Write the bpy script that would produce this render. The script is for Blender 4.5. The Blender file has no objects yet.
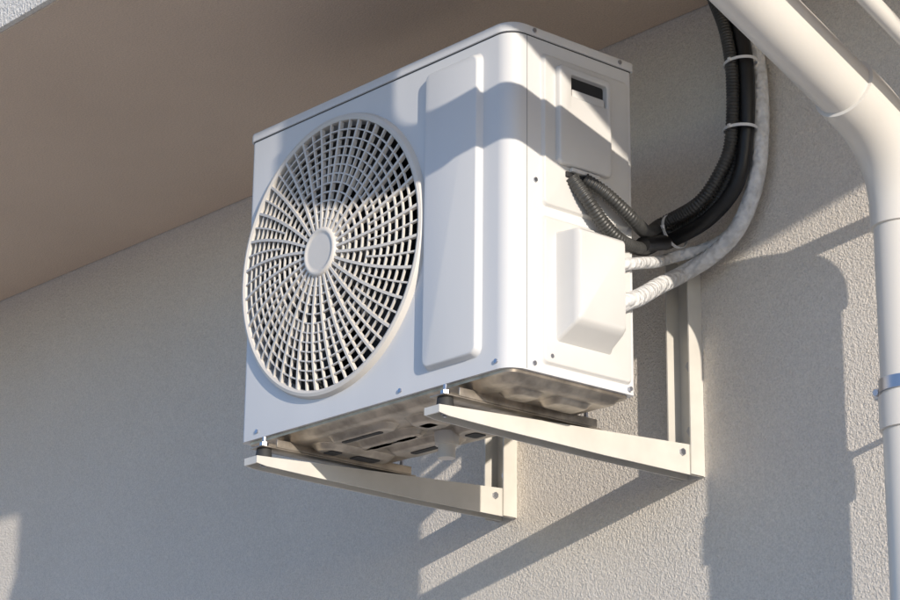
import bpy, bmesh, math, random
from mathutils import Vector, Matrix
random.seed(4)
S=bpy.context.scene
S.view_settings.view_transform='Standard'; S.view_settings.look='None'; S.view_settings.exposure=0

# ------------------------------------------------------------------ helpers
def empty(name,loc=(0,0,0)):
    o=bpy.data.objects.new(name,None); S.collection.objects.link(o); o.location=loc; o.empty_display_size=.1
    return o
def finish(name,bm,mat,parent=None,sharp=32):
    bmesh.ops.recalc_face_normals(bm,faces=bm.faces[:])
    for f in bm.faces: f.smooth=True
    for e in bm.edges:
        e.smooth = len(e.link_faces)==2 and e.calc_face_angle(0)<math.radians(sharp)
    me=bpy.data.meshes.new(name); bm.to_mesh(me); bm.free()
    o=bpy.data.objects.new(name,me); S.collection.objects.link(o)
    if mat: me.materials.append(mat)
    if parent: o.parent=parent
    return o
def add_box(bm,x0,x1,y0,y1,z0,z1,bev=0,seg=2):
    t=bmesh.new()
    r=bmesh.ops.create_cube(t,size=1)
    for v in t.verts:
        v.co=Vector(((x0+x1)/2+v.co.x*(x1-x0),(y0+y1)/2+v.co.y*(y1-y0),(z0+z1)/2+v.co.z*(z1-z0)))
    if bev: bmesh.ops.bevel(t,geom=t.edges[:],offset=bev,segments=seg,profile=.5,affect='EDGES')
    merge(bm,t)
def merge(bm,t):
    me=bpy.data.meshes.new('tmp'); t.to_mesh(me); t.free(); bm.from_mesh(me); bpy.data.meshes.remove(me)
def box(name,x0,x1,y0,y1,z0,z1,mat,parent=None,bev=0,seg=2):
    bm=bmesh.new(); add_box(bm,x0,x1,y0,y1,z0,z1,bev,seg); return finish(name,bm,mat,parent)
def rr(u0,u1,v0,v1,rad,seg=6):
    """rounded rectangle outline; rad = one radius or 4 (u1v0,u1v1,u0v1,u0v0)"""
    if not hasattr(rad,'__len__'): rad=[rad]*4
    pts=[]
    for (cu,cv,su,sv,a0,r) in ((u1,v0,-1,1,-90,rad[0]),(u1,v1,-1,-1,0,rad[1]),(u0,v1,1,-1,90,rad[2]),(u0,v0,1,1,180,rad[3])):
        r=max(r,1e-4)
        for i in range(seg+1):
            a=math.radians(a0+90*i/seg)
            pts.append((cu+su*r+r*math.cos(a),cv+sv*r+r*math.sin(a)))
    return pts
def loft(bm,loops,cap0=True,cap1=True):
    vs=[[bm.verts.new(p) for p in L] for L in loops]
    n=len(vs[0])
    for a,b in zip(vs[:-1],vs[1:]):
        for i in range(n): bm.faces.new((a[i],a[(i+1)%n],b[(i+1)%n],b[i]))
    if cap0: bm.faces.new(vs[0][::-1])
    if cap1: bm.faces.new(vs[-1])
def emboss(bm,mp,u0,u1,v0,v1,h,rad,slope,base=-.001):
    """raised pad with soft sloped border. mp(u,v,w)->xyz"""
    L=[]
    prof=[(0,base),(0,0),(slope*.25,h*.12),(slope*.6,h*.72),(slope*.85,h*.95),(slope*1.1,h)]
    for ins,w in prof:
        L.append([mp(u,v,w) for u,v in rr(u0+ins,u1-ins,v0+ins,v1-ins,max(rad-ins*.6,.001))])
    loft(bm,L,cap0=False)
def cyl(bm,c,axis,r,h,seg=20,r2=None):
    axis=Vector(axis).normalized(); q=Vector((0,0,1)).rotation_difference(axis)
    c=Vector(c); r2=r if r2 is None else r2
    L=[]
    for w,rad in ((0,r),(h,r2)):
        L.append([c+q@Vector((rad*math.cos(2*math.pi*i/seg),rad*math.sin(2*math.pi*i/seg),w)) for i in range(seg)])
    loft(bm,L)
def spline(pts,step):
    P=[Vector(p) for p in pts]; P=[P[0]*2-P[1]]+P+[P[-1]*2-P[-2]]
    dense=[]
    for i in range(1,len(P)-2):
        for k in range(40):
            t=k/40; a,b,c,d=P[i-1],P[i],P[i+1],P[i+2]
            dense.append(.5*((2*b)+(c-a)*t+(2*a-5*b+4*c-d)*t*t+(3*b-a-3*c+d)*t**3))
    dense.append(P[-2])
    out=[dense[0]]; acc=0; tgt=step
    for a,b in zip(dense[:-1],dense[1:]):
        l=(b-a).length
        while l>0 and acc+l>=tgt:
            out.append(a.lerp(b,(tgt-acc)/l)); tgt+=step
        acc+=l
    return out
def tube(bm,path,rf,seg=20,caps=True):
    """sweep: rf(i,s)->radius"""
    n=len(path); up=None; L=[]; s=0
    for i,p in enumerate(path):
        t=(path[min(i+1,n-1)]-path[max(i-1,0)]).normalized()
        if up is None:
            up=t.orthogonal().normalized()
        up=(up-t*up.dot(t)).normalized(); w=t.cross(up)
        if i: s+=(p-path[i-1]).length
        r=rf(i,s)
        L.append([p+(up*math.cos(2*math.pi*k/seg)+w*math.sin(2*math.pi*k/seg))*r for k in range(seg)])
    loft(bm,L,caps,caps)

# ------------------------------------------------------------------ materials
def mat(name,col,rough=.5,metal=0,var=.04,vscale=8,bump=0,bscale=200,bdist=.001,col2=None,streak=False):
    m=bpy.data.materials.new(name); m.use_nodes=True; N=m.node_tree; b=N.nodes['Principled BSDF']
    tc=N.nodes.new('ShaderNodeTexCoord'); n=N.nodes.new('ShaderNodeTexNoise'); n.inputs['Scale'].default_value=vscale; n.inputs['Detail'].default_value=3
    n.inputs['Roughness'].default_value=.6
    if streak:
        mp=N.nodes.new('ShaderNodeMapping'); mp.inputs['Scale'].default_value=(1,1,.12); N.links.new(tc.outputs['Object'],mp.inputs[0]); N.links.new(mp.outputs[0],n.inputs['Vector'])
    else: N.links.new(tc.outputs['Object'],n.inputs['Vector'])
    mx=N.nodes.new('ShaderNodeMix'); mx.data_type='RGBA'
    c2=col2 or tuple(max(0,c*(1-var*2)) for c in col)
    mx.inputs[6].default_value=(*c2,1); mx.inputs[7].default_value=(*col,1)
    rp=N.nodes.new('ShaderNodeMapRange'); rp.inputs[1].default_value=.35; rp.inputs[2].default_value=.65
    N.links.new(n.outputs['Fac'],rp.inputs[0]); N.links.new(rp.outputs[0],mx.inputs[0]); N.links.new(mx.outputs[2],b.inputs['Base Color'])
    b.inputs['Roughness'].default_value=rough; b.inputs['Metallic'].default_value=metal
    if bump:
        n2=N.nodes.new('ShaderNodeTexNoise'); n2.inputs['Scale'].default_value=bscale; n2.inputs['Detail'].default_value=1
        N.links.new(tc.outputs['Object'],n2.inputs['Vector'])
        bp=N.nodes.new('ShaderNodeBump'); bp.inputs['Strength'].default_value=bump; bp.inputs['Distance'].default_value=bdist
        N.links.new(n2.outputs['Fac'],bp.inputs['Height']); N.links.new(bp.outputs[0],b.inputs['Normal'])
    return m
def stucco(name,col,col2,strength=.8,dist=.004,fine=330):
    m=bpy.data.materials.new(name); m.use_nodes=True; N=m.node_tree; L=N.links; b=N.nodes['Principled BSDF']
    tc=N.nodes.new('ShaderNodeTexCoord')
    big=N.nodes.new('ShaderNodeTexNoise'); big.inputs['Scale'].default_value=1.8; big.inputs['Detail'].default_value=5
    L.new(tc.outputs['Object'],big.inputs['Vector'])
    mx=N.nodes.new('ShaderNodeMix'); mx.data_type='RGBA'; mx.inputs[6].default_value=(*col2,1); mx.inputs[7].default_value=(*col,1)
    rp=N.nodes.new('ShaderNodeMapRange'); rp.inputs[1].default_value=.35; rp.inputs[2].default_value=.65
    L.new(big.outputs['Fac'],rp.inputs[0]); L.new(rp.outputs[0],mx.inputs[0])
    b.inputs['Roughness'].default_value=.95; b.inputs['Specular IOR Level'].default_value=.2
    n1=N.nodes.new('ShaderNodeTexNoise'); n1.inputs['Scale'].default_value=fine; n1.inputs['Detail'].default_value=2; n1.inputs['Roughness'].default_value=.65
    n2=N.nodes.new('ShaderNodeTexNoise'); n2.inputs['Scale'].default_value=150; n2.inputs['Detail'].default_value=1
    for q in (n1,n2): L.new(tc.outputs['Object'],q.inputs['Vector'])
    gr=N.nodes.new('ShaderNodeMapRange'); gr.inputs[1].default_value=.3; gr.inputs[2].default_value=.7; gr.inputs[3].default_value=.84; gr.inputs[4].default_value=1.07
    L.new(n1.outputs['Fac'],gr.inputs[0])
    mg=N.nodes.new('ShaderNodeVectorMath'); mg.operation='SCALE'; L.new(mx.outputs[2],mg.inputs[0]); L.new(gr.outputs[0],mg.inputs['Scale'])
    L.new(mg.outputs[0],b.inputs['Base Color'])
    c=N.nodes.new('ShaderNodeMath'); c.operation='MULTIPLY_ADD'; c.inputs[1].default_value=.6; L.new(n2.outputs['Fac'],c.inputs[0]); L.new(n1.outputs['Fac'],c.inputs[2])
    bp=N.nodes.new('ShaderNodeBump'); bp.inputs['Strength'].default_value=strength; bp.inputs['Distance'].default_value=dist
    L.new(c.outputs[0],bp.inputs['Height']); L.new(bp.outputs[0],b.inputs['Normal'])
    return m
M_wall=stucco('wall_stucco',(.82,.765,.695),(.78,.725,.655),.95,.0040)
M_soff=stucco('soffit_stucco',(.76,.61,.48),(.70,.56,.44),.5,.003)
M_fasc=stucco('fascia_stucco',(.78,.75,.70),(.72,.69,.64),1,.005,200)
M_body=mat('ac_paint',(.68,.68,.68),.40,var=.03,vscale=5,streak=True)
M_grille=mat('grille_plastic',(.67,.635,.585),.45,var=.03)
M_side=mat('ac_side_plastic',(.64,.63,.61),.42,var=.03)
M_dark=mat('dark_gap',(.02,.02,.022),.7)
M_blade=mat('blade_plastic',(.05,.05,.053),.5)
M_coil=mat('coil_fins',(.018,.018,.02),.5,metal=.3)
M_pan=mat('galvanised_pan',(.50,.44,.37),.36,metal=.8,var=.22,vscale=25,bump=.22,bscale=40,bdist=.003)
M_brk=mat('bracket_paint',(.66,.635,.58),.42,var=.06,vscale=12)
M_bolt=mat('zinc_bolt',(.45,.47,.53),.35,metal=1)
M_rub=mat('rubber',(.03,.03,.03),.7)
M_black=mat('black_conduit',(.012,.012,.013),.42,var=.2,vscale=30)
M_grey=mat('grey_conduit',(.055,.055,.053),.42,var=.2,vscale=30)
M_ins=mat('white_insulation',(.78,.78,.78),.6,var=.12,vscale=60,bump=1,bscale=80,bdist=.008)
M_tie=mat('tie_plastic',(.8,.8,.8),.4)
M_pipe=mat('drainpipe_pvc',(.70,.67,.62),.32,var=.04,vscale=4,streak=True)
M_ground=mat('ground_paving',(.55,.49,.41),.9,var=.1,vscale=1.5)
M_glass=mat('window_glass',(.03,.04,.05),.05)
M_frame=mat('window_frame_paint',(.75,.75,.73),.4)

# ------------------------------------------------------------------ house
YW=.52; ZS=.7545; YF=-.33; XE=2.2; ZG=-2.6
house=empty('stucco_house')
def wallpanel(n,x0,x1,z0,z1): return box(n,x0,x1,YW,YW+.3,z0,z1,M_wall,house)
wallpanel('wall',-5.0,5.0,ZG,3.2)
wallpanel('wall_below_window',-6.4,-5.0,ZG,-1.5)
wallpanel('wall_above_window',-6.4,-5.0,-.2,3.2)
wallpanel('wall_far',-10,-6.4,ZG,3.2)
box('window_glass',-6.4,-5.0,YW+.12,YW+.14,-1.5,-.2,M_glass,house)
bm=bmesh.new()
for a in ((-6.4,-6.33,-1.5,-.2),(-5.07,-5.0,-1.5,-.2),(-5.73,-5.67,-1.43,-.27)): add_box(bm,a[0],a[1],YW+.08,YW+.118,a[2],a[3],.004)
for a in ((-6.33,-5.07,-1.5,-1.43),(-6.33,-5.07,-.27,-.2)): add_box(bm,a[0],a[1],YW+.08,YW+.118,a[2],a[3],.004)
finish('window_frame',bm,M_frame,house)
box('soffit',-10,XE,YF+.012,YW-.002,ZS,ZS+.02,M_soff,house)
box('fascia',-10,XE+.0,YF,YF+.2,ZS+.003,ZS+.34,M_fasc,house,bev=.004)
box('slab',-10,XE-.005,YF+.2,YW-.001,ZS+.02,ZS+.33,M_fasc,house)
g=bmesh.new(); bmesh.ops.create_grid(g,x_segments=1,y_segments=1,size=400)
for v in g.verts: v.co.z=ZG
finish('ground',g,M_ground)

# ------------------------------------------------------------------ AC unit
W=.6669; D=.2594; H=.55; FX=-.431; FZ=.2735; R=.2365
ac=empty('air_conditioner_outdoor_unit')
def outline(off=0):
    return rr(-W-off,off,-off,D+off,[.030+off,.006,.006,.012+off],8)
bm=bmesh.new()
o1=outline()
loft(bm,[[(x,y,0.0) for x,y in o1],[(x,y,H-.0165) for x,y in o1]])
body=finish('casing',bm,M_body,None,32)
cb=bmesh.new(); cyl(cb,(FX,-.05,FZ),(0,1,0),R-.012,.05+.17,96)
cut=finish('cut',cb,None)
md=body.modifiers.new('b','BOOLEAN'); md.operation='DIFFERENCE'; md.object=cut; md.solver='EXACT'
bpy.context.view_layer.update()
dg=bpy.context.evaluated_depsgraph_get()
me=bpy.data.meshes.new_from_object(body.evaluated_get(dg))
body.modifiers.clear()
bm=bmesh.new(); bm.from_mesh(me); bpy.data.objects.remove(body); bpy.data.objects.remove(cut)
body=finish('casing',bm,M_body,ac,32)
bm=bmesh.new()
L=[]
for off,z in ((.0,H-.0165),(.0035,H-.0160),(.0035,H-.004),(.0025,H-.0015),(0,H)):
    L.append([(x,y,z) for x,y in outline(off)])
loft(bm,L); finish('lid',bm,M_body,ac,50)
bm=bmesh.new(); loft(bm,[[(x,y,H-.0178) for x,y in outline(.0006)],[(x,y,H-.0162) for x,y in outline(.0006)]]); finish('lid_gap',bm,M_dark,ac)
front=lambda u,v,w:(u,-w,v)
side=lambda u,v,w:(w,u,v)
bm=bmesh.new()
emboss(bm,front,-.194,-.062,.026,.516,.0105,.016,.007)
finish('front_panel_emboss',bm,M_body,ac,40)
bm=bmesh.new()
add_box(bm,-.001,.0006,.0325,.0338,.002,H-.018)
finish('side_seam',bm,mat('seam_shadow',(.35,.35,.35),.6),ac)
# grille
def ydome(r): return -.006-.018*(1-(r/R)**2)
bm=bmesh.new()
NS=128
prof=[(R-.0115,.012),(R-.012,-.004),(R-.0105,-.0085),(R-.006,-.0105),(R-.001,-.009),(R+.001,-.005),(R+.0025,0.0005)]
L=[]
for rad,y in prof:
    L.append([(FX+rad*math.cos(2*math.pi*i/NS),y,FZ+rad*math.sin(2*math.pi*i/NS)) for i in range(NS)])
loft(bm,L,False,False)
finish('grille_rim',bm,M_grille,ac,40)
bm=bmesh.new()
def ring(r,wd,dp,n=120):
    y=ydome(r)
    L=[]
    for rad,yy in ((r-wd/2,y+dp),(r-wd/2,y),(r+wd/2,y),(r+wd/2,y+dp)):
        L.append([(FX+rad*math.cos(2*math.pi*i/n),yy,FZ+rad*math.sin(2*math.pi*i/n)) for i in range(n)])
    vs=[[bm.verts.new(p) for p in l] for l in L]
    for k in range(4):
        a,b=vs[k],vs[(k+1)%4]
        for i in range(n): bm.faces.new((a[i],a[(i+1)%n],b[(i+1)%n],b[i]))
r=.0565
while r<R-.016:
    ring(r,.0024,.0040); r+=.0153
def spoke(a0,r0,r1,wd,dp,n=10,dy=-.0012):
    prev=None
    for i in range(n+1):
        rad=r0+(r1-r0)*i/n
        a=a0+.13*(rad/R)**1.5
        c=Vector((FX+rad*math.cos(a),0,FZ+rad*math.sin(a))); t=Vector((-math.sin(a),0,math.cos(a)))
        y=ydome(rad)+dy
        q=[bm.verts.new(p) for p in (c-t*wd/2+Vector((0,y,0)),c+t*wd/2+Vector((0,y,0)),c+t*wd/2+Vector((0,y+dp,0)),c-t*wd/2+Vector((0,y+dp,0)))]
        if prev:
            for k in range(4): bm.faces.new((prev[k],prev[(k+1)%4],q[(k+1)%4],q[k]))
        prev=q
NSP=28
for i in range(NSP):
    a=2*math.pi*i/NSP
    spoke(a,.035,R-.011,.0046,.0070)
    spoke(a+math.pi/NSP,.1177,R-.011,.0029,.0050,8,-.0004)
finish('grille_bars',bm,M_grille,ac,30)
bm=bmesh.new()
L=[]
for rad,y in ((.042,.004),(.042,-.0235),(.0405,-.0265),(.037,-.0285),(.034,-.0280),(.032,-.0265),(.028,-.0265)):
    L.append([(FX+rad*math.cos(2*math.pi*i/48),y,FZ+rad*math.sin(2*math.pi*i/48)) for i in range(48)])
loft(bm,L,True,True); finish('grille_hub',bm,M_grille,ac,40)
bm=bmesh.new(); cyl(bm,(FX,.145,FZ),(0,1,0),R-.0125,.01,96); finish('coil',bm,M_coil,ac)
bm=bmesh.new()
loft(bm,[[(FX+rad*math.cos(2*math.pi*i/96),y,FZ+rad*math.sin(2*math.pi*i/96)) for i in range(96)] for rad,y in ((R-.0130,.018),(R-.0135,.144))],False,False)
finish('shroud',bm,mat('shroud_grey',(.10,.10,.095),.6),ac)
bm=bmesh.new(); cyl(bm,(FX,.035,FZ),(0,1,0),.045,.10,32,.05)
for k in range(3):
    grid=[]
    for i in range(9):
        rad=.04+(.205-.04)*i/8
        row=[]
        for j in range(9):
            a=2*math.pi*k/3+.5+(.15+ .95*(j/8))*(1-.15*i/8)+.45*(i/8)**1.3
            y=.04+.075*(j/8)+.01*math.sin(j/8*math.pi)
            row.append(bm.verts.new((FX+rad*math.cos(a),y,FZ+rad*math.sin(a))))
        grid.append(row)
    for i in range(8):
        for j in range(8): bm.faces.new((grid[i][j],grid[i+1][j],grid[i+1][j+1],grid[i][j+1]))
finish('fan_blades',bm,M_blade,ac,60)
# side face
bm=bmesh.new()
emboss(bm,side,.062,.250,.262,.512,.0055,.010,.005)
emboss(bm,side,.062,.250,.014,.248,.0055,.010,.005)
finish('side_panel_emboss',bm,M_side,ac,40)
bm=bmesh.new()
hy0,hy1,hz0,hz1=.088,.200,.335,.497
oy0,oy1,oz0,oz1=.113,.190,.448,.485
t=.0155
hp=[(0,.002),(0,t-.003),(.0012,t-.0008),(.003,t)]
outer=lambda ins:rr(hy0+ins,hy1-ins,hz0+ins,hz1-ins,.008)
inner=lambda ins:rr(oy0-ins,oy1+ins,oz0-ins,oz1+ins,.004)
loops=[[side(u,v,w) for u,v in outer(ins)] for ins,w in hp]
loops+=[[side(u,v,t) for u,v in inner(.0015)],[side(u,v,t-.0012) for u,v in inner(0)],[side(u,v,.0060) for u,v in inner(-.001)]]
loft(bm,loops,False,False)
finish('handle_plate',bm,M_side,ac,40)
bm=bmesh.new(); add_box(bm,.0057,.0063,oy0-.001,oy1+.001,oz0-.001,oz1+.001); finish('handle_recess',bm,M_dark,ac)
bm=bmesh.new(); add_box(bm,.0065,.0125,oy0+.004,oy1-.004,oz0+.001,oz0+.014,.001); finish('handle_lip',bm,M_side,ac)
bm=bmesh.new()
def rrz(y0,y1,z0,z1,x,r): return [(x,u,v) for u,v in rr(y0,y1,z0,z1,r)]
loft(bm,[rrz(.088,.204,.052,.226,.0045,.006),rrz(.090,.200,.058,.225,.012,.006),rrz(.0915,.196,.072,.224,.038,.006),rrz(.0930,.194,.078,.223,.046,.006),rrz(.097,.190,.084,.219,.050,.005)])
finish('valve_cover',bm,M_side,ac,40)
bm=bmesh.new()
for y,z,w,h in ((.108,.322,.016,.009),(.137,.321,.014,.010),(.160,.330,.012,.006)): add_box(bm,.002,.0085,y,y+w,z-h/2,z+h/2,.001)
finish('cable_entry',bm,M_dark,ac)
bm=bmesh.new(); add_box(bm,.002,.013,.116,.176,.3265,.3335,.0015); finish('cable_clamp',bm,M_side,ac)
bm=bmesh.new()
for y,z in ((.045,.542),(.23,.542)): cyl(bm,(.0025,y,z),(1,0,0),.0036,.003,14)
for y,z in ((.048,.012),(.245,.008),(.05,.30),(.215,.30),(.08,.028)): cyl(bm,(-.0005,y,z),(1,0,0),.0036,.0062 if y>.06 else .003,14)
for x,z in ((-.03,.012),(-.62,.012),(-.25,.010)): cyl(bm,(x,.0005,z),(0,-1,0),.0034,.003,14)
finish('screws',bm,M_bolt,ac)
# base pan
bm=bmesh.new()
def pan(off): return rr(-W+off,-off,off,D-off,[.02,.01,.01,.02],6)
loft(bm,[[(x,y,.001) for x,y in pan(.006)],[(x,y,-.005) for x,y in pan(.007)],[(x,y,-.006) for x,y in pan(.014)],[(x,y,-.013) for x,y in pan(.020)],[(x,y,-.016) for x,y in pan(.030)]])
dn=lambda u,v,w:(u,v,-.016-w)
PW=[(-.61,-.575,.05,.215,.010,.015,.010),(-.555,-.50,.05,.21,.010,.022,.012),(-.485,-.33,.036,.075,.010,.015,.010),(-.485,-.33,.09,.135,.011,.02,.012),(-.485,-.33,.15,.22,.010,.025,.014),
 (-.31,-.24,.045,.12,.011,.025,.014),(-.31,-.24,.14,.215,.010,.025,.012),(-.225,-.14,.042,.10,.010,.02,.012),(-.225,-.14,.12,.215,.011,.03,.014),(-.09,-.035,.05,.11,.008,.015,.010),(-.09,-.035,.13,.21,.008,.015,.010)]
for a in PW: emboss(bm,dn,*a)
finish('base_pan',bm,M_pan,ac,40)
bm=bmesh.new()
for u0,u1,v0,v1 in ((-.54,-.515,.075,.10),(-.54,-.515,.13,.18),(-.46,-.36,.050,.060),(-.46,-.41,.107,.119),(-.39,-.35,.107,.119),(-.44,-.37,.178,.192),(-.29,-.262,.07,.09),(-.29,-.262,.165,.19),(-.205,-.16,.065,.078),(-.205,-.16,.165,.178)):
    L=[[ (u,v,-.0255-.0015*k) for u,v in rr(u0,u1,v0,v1,.005)] for k in (0,1)]
    loft(bm,L)
finish('drain_slots',bm,M_dark,ac)
bm=bmesh.new(); cyl(bm,(-.325,.16,-.015),(0,0,-1),.021,.022,24,.019); cyl(bm,(-.325,.16,-.036),(0,0,-1),.014,.022,24); finish('drain_nozzle',bm,M_grille,ac,40)
AX=-.104; LX=-W+.112; BW=.034
BY=-.020
bm=bmesh.new()
for x1 in (AX,LX):
    xc=x1-BW/2
    add_box(bm,xc-.017,xc+.017,-.036,D+.03,-.0300,-.0275,.0010)
    for sx in (-1,1): add_box(bm,xc+sx*.0155-.0012,xc+sx*.0155+.0012,-.006,D+.02,-.0273,-.0140,.0006)
finish('feet',bm,M_pan,ac,40)

# ------------------------------------------------------------------ brackets
def bracket(x1):
    b=empty('wall_bracket')
    x0=x1-BW; t=.0028
    yt=-.046; zt=lambda y:-.047+ (y-yt)/(YW-yt)*.029
    zb=-.0695
    bm=bmesh.new()
    def web(xa,xb):
        pts=[(yt,zt(yt)),(YW-.004,zt(YW)),(YW-.004,zb),(yt+.34,zb+.001),(yt+.12,zb+.005),(yt+.02,zb+.008),(yt,zb+.011)]
        loft(bm,[[(xa,y,z) for y,z in pts],[(xb,y,z) for y,z in pts]])
    web(x1-t,x1); web(x0,x0+t)
    loft(bm,[[(x0+t,yt,zt(yt)-t),(x1-t,yt,zt(yt)-t),(x1-t,yt,zt(yt)-.0001),(x0+t,yt,zt(yt)-.0001)],[(x0+t,YW-.03,zt(YW-.03)-t),(x1-t,YW-.03,zt(YW-.03)-t),(x1-t,YW-.03,zt(YW-.03)-.0001),(x0+t,YW-.03,zt(YW-.03)-.0001)]])
    add_box(bm,x0+t,x1-t,yt,yt+t,zt(yt)-.012,zt(yt)-t)
    finish('arm',bm,M_brk,b,25)
    bm=bmesh.new()
    ztop=.305
    l0=x0-.014
    add_box(bm,l0,x1+.004,YW-.003,YW-.0005,zb,ztop)
    add_box(bm,x1+.0012,x1+.004,YW-.032,YW-.003,zb+.001,ztop)
    add_box(bm,l0,l0+.0028,YW-.032,YW-.003,zb+.001,ztop)
    finish('wall_leg',bm,M_brk,b,25)
    bm=bmesh.new()
    xc=(x0+x1)/2
    for z in (.28,.12,.01): cyl(bm,(xc,YW-.003,z),(0,-1,0),.011,.002,20); cyl(bm,(xc,YW-.005,z),(0,-1,0),.0075,.007,6)
    for y in (BY,D+.012):
        zz=zt(y)
        cyl(bm,(xc,y,zz-.014),(0,0,1),.0034,.050,12)
        zf=-.0274
        cyl(bm,(xc,y,zf),(0,0,1),.0095,.0015,20)
        cyl(bm,(xc,y,zf+.0015),(0,0,1),.0072,.007,6)
        cyl(bm,(xc,y,zz-.0105),(0,0,1),.0068,.006,6)
    cyl(bm,(x1,YW-.05,-.035),(1,0,0),.006,.004,6)
    finish('bolts',bm,M_bolt,b,30)
    bm=bmesh.new()
    for y in (BY,D+.012):
        h=-.0301-zt(y)
        if h>.001: cyl(bm,(xc,y,zt(y)-.0002),(0,0,1),.014,h,24,.012)
    finish('rubber_pads',bm,M_rub,b,30)
    return b
bracket(AX); bracket(LX)

# ------------------------------------------------------------------ cables
def corr(r,pitch): return lambda i,s: r*(1+.085*math.sin(2*math.pi*s/pitch))
cond=empty('corrugated_cable_conduit')
def cable(name,pts,r,m,parent,c=False,seg=16):
    bm=bmesh.new(); path=spline(pts,.0012 if c else .006)
    tube(bm,path,corr(r,.0056) if c else (lambda i,s:r),seg); return finish(name,bm,m,parent,60)
up1=[(-.112,.455,.333),(-.034,.462,.352),(.012,.468,.398),(.034,.47,.46),(.040,.47,.565),(.028,.47,.65),(.002,.47,.722),(-.004,.47,.765)]
cable('conduit_main',[(.008,.118,.318),(.020,.138,.286),(.020,.18,.250),(.012,.23,.236),(-.045,.335,.266)]+up1,.0105,M_grey,cond,True)
cable('conduit_second',[(.008,.145,.322),(.024,.172,.303),(.028,.212,.281),(.016,.252,.272),(-.05,.345,.296)]+[(x+.006,y-.022,z+.012 if z<.4 else z) for x,y,z in up1[:-1]]+[(.002,.448,.765)],.0105,M_grey,cond,True)
blk=empty('black_power_cable')
cable('sheath',[(-.02,.30,.258),(-.075,.40,.298)]+[(x+(.024 if z>.38 else .012),y-.006,z-(0.0 if z>.42 else .014)) for x,y,z in up1],.0125,M_black,blk)
ins=empty('insulated_refrigerant_pipe')
wp=[(-.091,.465,.262),(-.035,.478,.284),(.016,.485,.320),(.050,.490,.384),(.064,.492,.46),(.066,.492,.56),(.050,.494,.66),(.025,.494,.765)]
cable('pipe_large',[(.004,.200,.125),(.016,.225,.140),(.004,.265,.158),(-.045,.36,.208)]+wp,.0140,M_ins,ins)
ins2=empty('insulated_refrigerant_pipe')
cable('pipe_small',[(.004,.198,.185),(.014,.225,.200),(.0,.270,.216),(-.05,.36,.250),(-.10,.44,.285),(-.04,.495,.310),(.005,.505,.346),(.030,.507,.40),(.035,.507,.48),(.03,.507,.6),(.0,.507,.765)],.0095,M_ins,ins2)
def tie(c,axis,ra,rb,parent=cond):
    bm=bmesh.new(); axis=Vector(axis).normalized(); c=Vector(c)
    u=Vector((0,1,0)); u=(u-axis*u.dot(axis)).normalized(); v=axis.cross(u)
    L=[]
    for ex,w in ((0,-.0024),(.0013,-.0024),(.0013,.0024),(0,.0024)):
        L.append([c+axis*w+u*(rb+ex)*math.cos(2*math.pi*i/40)+v*(ra+ex)*math.sin(2*math.pi*i/40) for i in range(40)])
    loft(bm,L,False,False)
    h=c-u*(rb+.002); add_box(bm,h.x-.003,h.x+.003,h.y-.003,h.y+.002,h.z-.003,h.z+.003,.0008)
    finish('cable_tie',bm,M_tie,parent,40)
tie((-.088,.446,.331),(1,.08,.2),.029,.029)
tie((.050,.460,.475),(0.05,0,1),.029,.024)
tie((.054,.460,.590),(-.05,0,1),.029,.024)

# ------------------------------------------------------------------ drainpipe
dp=empty('drainpipe')
PR=.0450
PX,PY=.414,.402
V0=Vector((PX,PY,ZG+.1)); V1=Vector((PX,PY,.20)); CT=Vector((PX+.001,PY,.331)); P0=Vector((.43,.27,.369))
d=(Vector((.45,.048,.442))-P0).normalized()
P1=P0+d*.50
def bez(a,b,c,n=16): return [a.lerp(b,i/n).lerp(b.lerp(c,i/n),i/n) for i in range(n+1)]
def collar_r(i,n):
    return PR+.0042 if 0<i<n-1 else PR+.0008
bm=bmesh.new(); tube(bm,[V0,V0.lerp(V1,.5),V1+Vector((0,0,.02))],lambda i,s:PR,40); finish('downpipe',bm,M_pipe,dp,40)
el=[V1-Vector((0,0,.001)),V1]+bez(V1+Vector((0,0,.02)),CT,P0-d*.01)+[P0+d*.016,P0+d*.017]
bm=bmesh.new(); tube(bm,el,lambda i,s:collar_r(i,len(el)),40); finish('elbow',bm,M_pipe,dp,30)
bm=bmesh.new(); tube(bm,[P0,P0.lerp(P1,.5),P1],lambda i,s:PR-.001,40); finish('offset_pipe',bm,M_pipe,dp,40)
Q0=P1+d*.10; Q1=Vector((Q0.x+.004,Q0.y,P1.z+.14))
el2=[P1-d*.004]+bez(P1+d*.01,Q0,Q1)+[Q1+Vector((0,0,.05))]
bm=bmesh.new(); tube(bm,el2,lambda i,s:PR+.0042,40); finish('elbow_top',bm,M_pipe,dp,40)
bm=bmesh.new(); tube(bm,[Q1,Q1+Vector((0,0,1.5))],lambda i,s:PR,40); finish('riser',bm,M_pipe,dp,40)
def vt(zs,rs):
    bm=bmesh.new(); tube(bm,[Vector((PX,PY,z)) for z in zs],lambda i,s:rs[i],40); return bm
bm=vt((-.105,-.1045,-.055,-.0545),(PR+.001,PR+.0042,PR+.0042,PR+.001)); finish('coupling',bm,M_pipe,dp,30)
bm=vt((-.050,-.0495,-.031,-.0305),(PR+.001,PR+.003,PR+.003,PR+.001))
add_box(bm,PX-PR-.020,PX-PR+.002,PY-.006,PY+.006,-.049,-.032,.001)
cyl(bm,(PX-PR-.011,PY-.014,-.0405),(0,1,0),.005,.026,10)
cyl(bm,(PX,PY+PR-.002,-.0405),(0,1,0),.005,YW-PY-PR+.002,10)
finish('pipe_clamp',bm,M_bolt,dp,30)
cv=empty('white_cable_conduit')
bm=bmesh.new(); o=Vector((.13,.02,.012)); A=P0+o-d*.22; B=P0+o+d*.62
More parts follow.
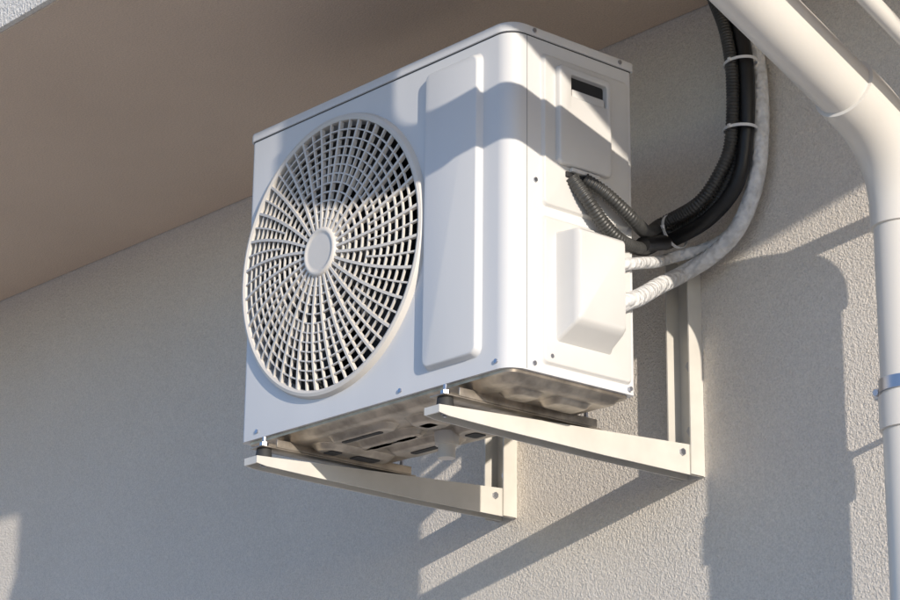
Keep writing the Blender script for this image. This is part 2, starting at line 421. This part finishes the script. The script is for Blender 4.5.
tube(bm,[A,A.lerp(B,.5),B],lambda i,s:.013,20); finish('conduit',bm,M_pipe,cv,40)
bm=bmesh.new(); cyl(bm,A+Vector((0,-.01,0)),(0,1,0),.017,YW-A.y+.012,20); finish('wall_socket',bm,M_pipe,cv,40)

# ------------------------------------------------------------------ light
sd=Vector((3.1,-1,.66)).normalized()
elv=math.asin(sd.z); az=math.atan2(sd.x,sd.y)
w=bpy.data.worlds.new('World'); S.world=w; w.use_nodes=True
N=w.node_tree; bg=N.nodes['Background']; sk=N.nodes.new('ShaderNodeTexSky'); sk.sky_type='NISHITA'; sk.sun_disc=False
sk.sun_elevation=elv; sk.sun_rotation=az; sk.air_density=1; sk.dust_density=.3; sk.ozone_density=2
tn=N.nodes.new('ShaderNodeMix'); tn.data_type='RGBA'; tn.blend_type='MULTIPLY'; tn.inputs[0].default_value=1; tn.inputs[7].default_value=(1.14,1.28,1.68,1)
N.links.new(sk.outputs[0],tn.inputs[6]); N.links.new(tn.outputs[2],bg.inputs[0]); bg.inputs[1].default_value=.15
ld=bpy.data.lights.new('sun','SUN'); ld.energy=4.5; ld.angle=math.radians(.5); ld.color=(1,.90,.77)
lo=bpy.data.objects.new('sun',ld); S.collection.objects.link(lo); lo.rotation_euler=sd.to_track_quat('Z','Y').to_euler()

# ------------------------------------------------------------------ camera
C=Vector((2.4059,-2.1920,-.9072)); yaw,pitch,roll=.8591,.2997,.0109
f=Vector((-math.sin(yaw)*math.cos(pitch),math.cos(yaw)*math.cos(pitch),math.sin(pitch)))
r0=Vector((math.cos(yaw),math.sin(yaw),0)); u0=r0.cross(f)
c,s=math.cos(roll),math.sin(roll); rv=r0*c+u0*s; uv=-r0*s+u0*c
cd=bpy.data.cameras.new('camera'); cd.sensor_width=36; cd.lens=2315.8/900*36; cd.clip_end=2000; cd.clip_start=.05
co=bpy.data.objects.new('camera',cd); S.collection.objects.link(co)
co.matrix_world=Matrix(((rv.x,uv.x,-f.x,C.x),(rv.y,uv.y,-f.y,C.y),(rv.z,uv.z,-f.z,C.z),(0,0,0,1)))
S.camera=co
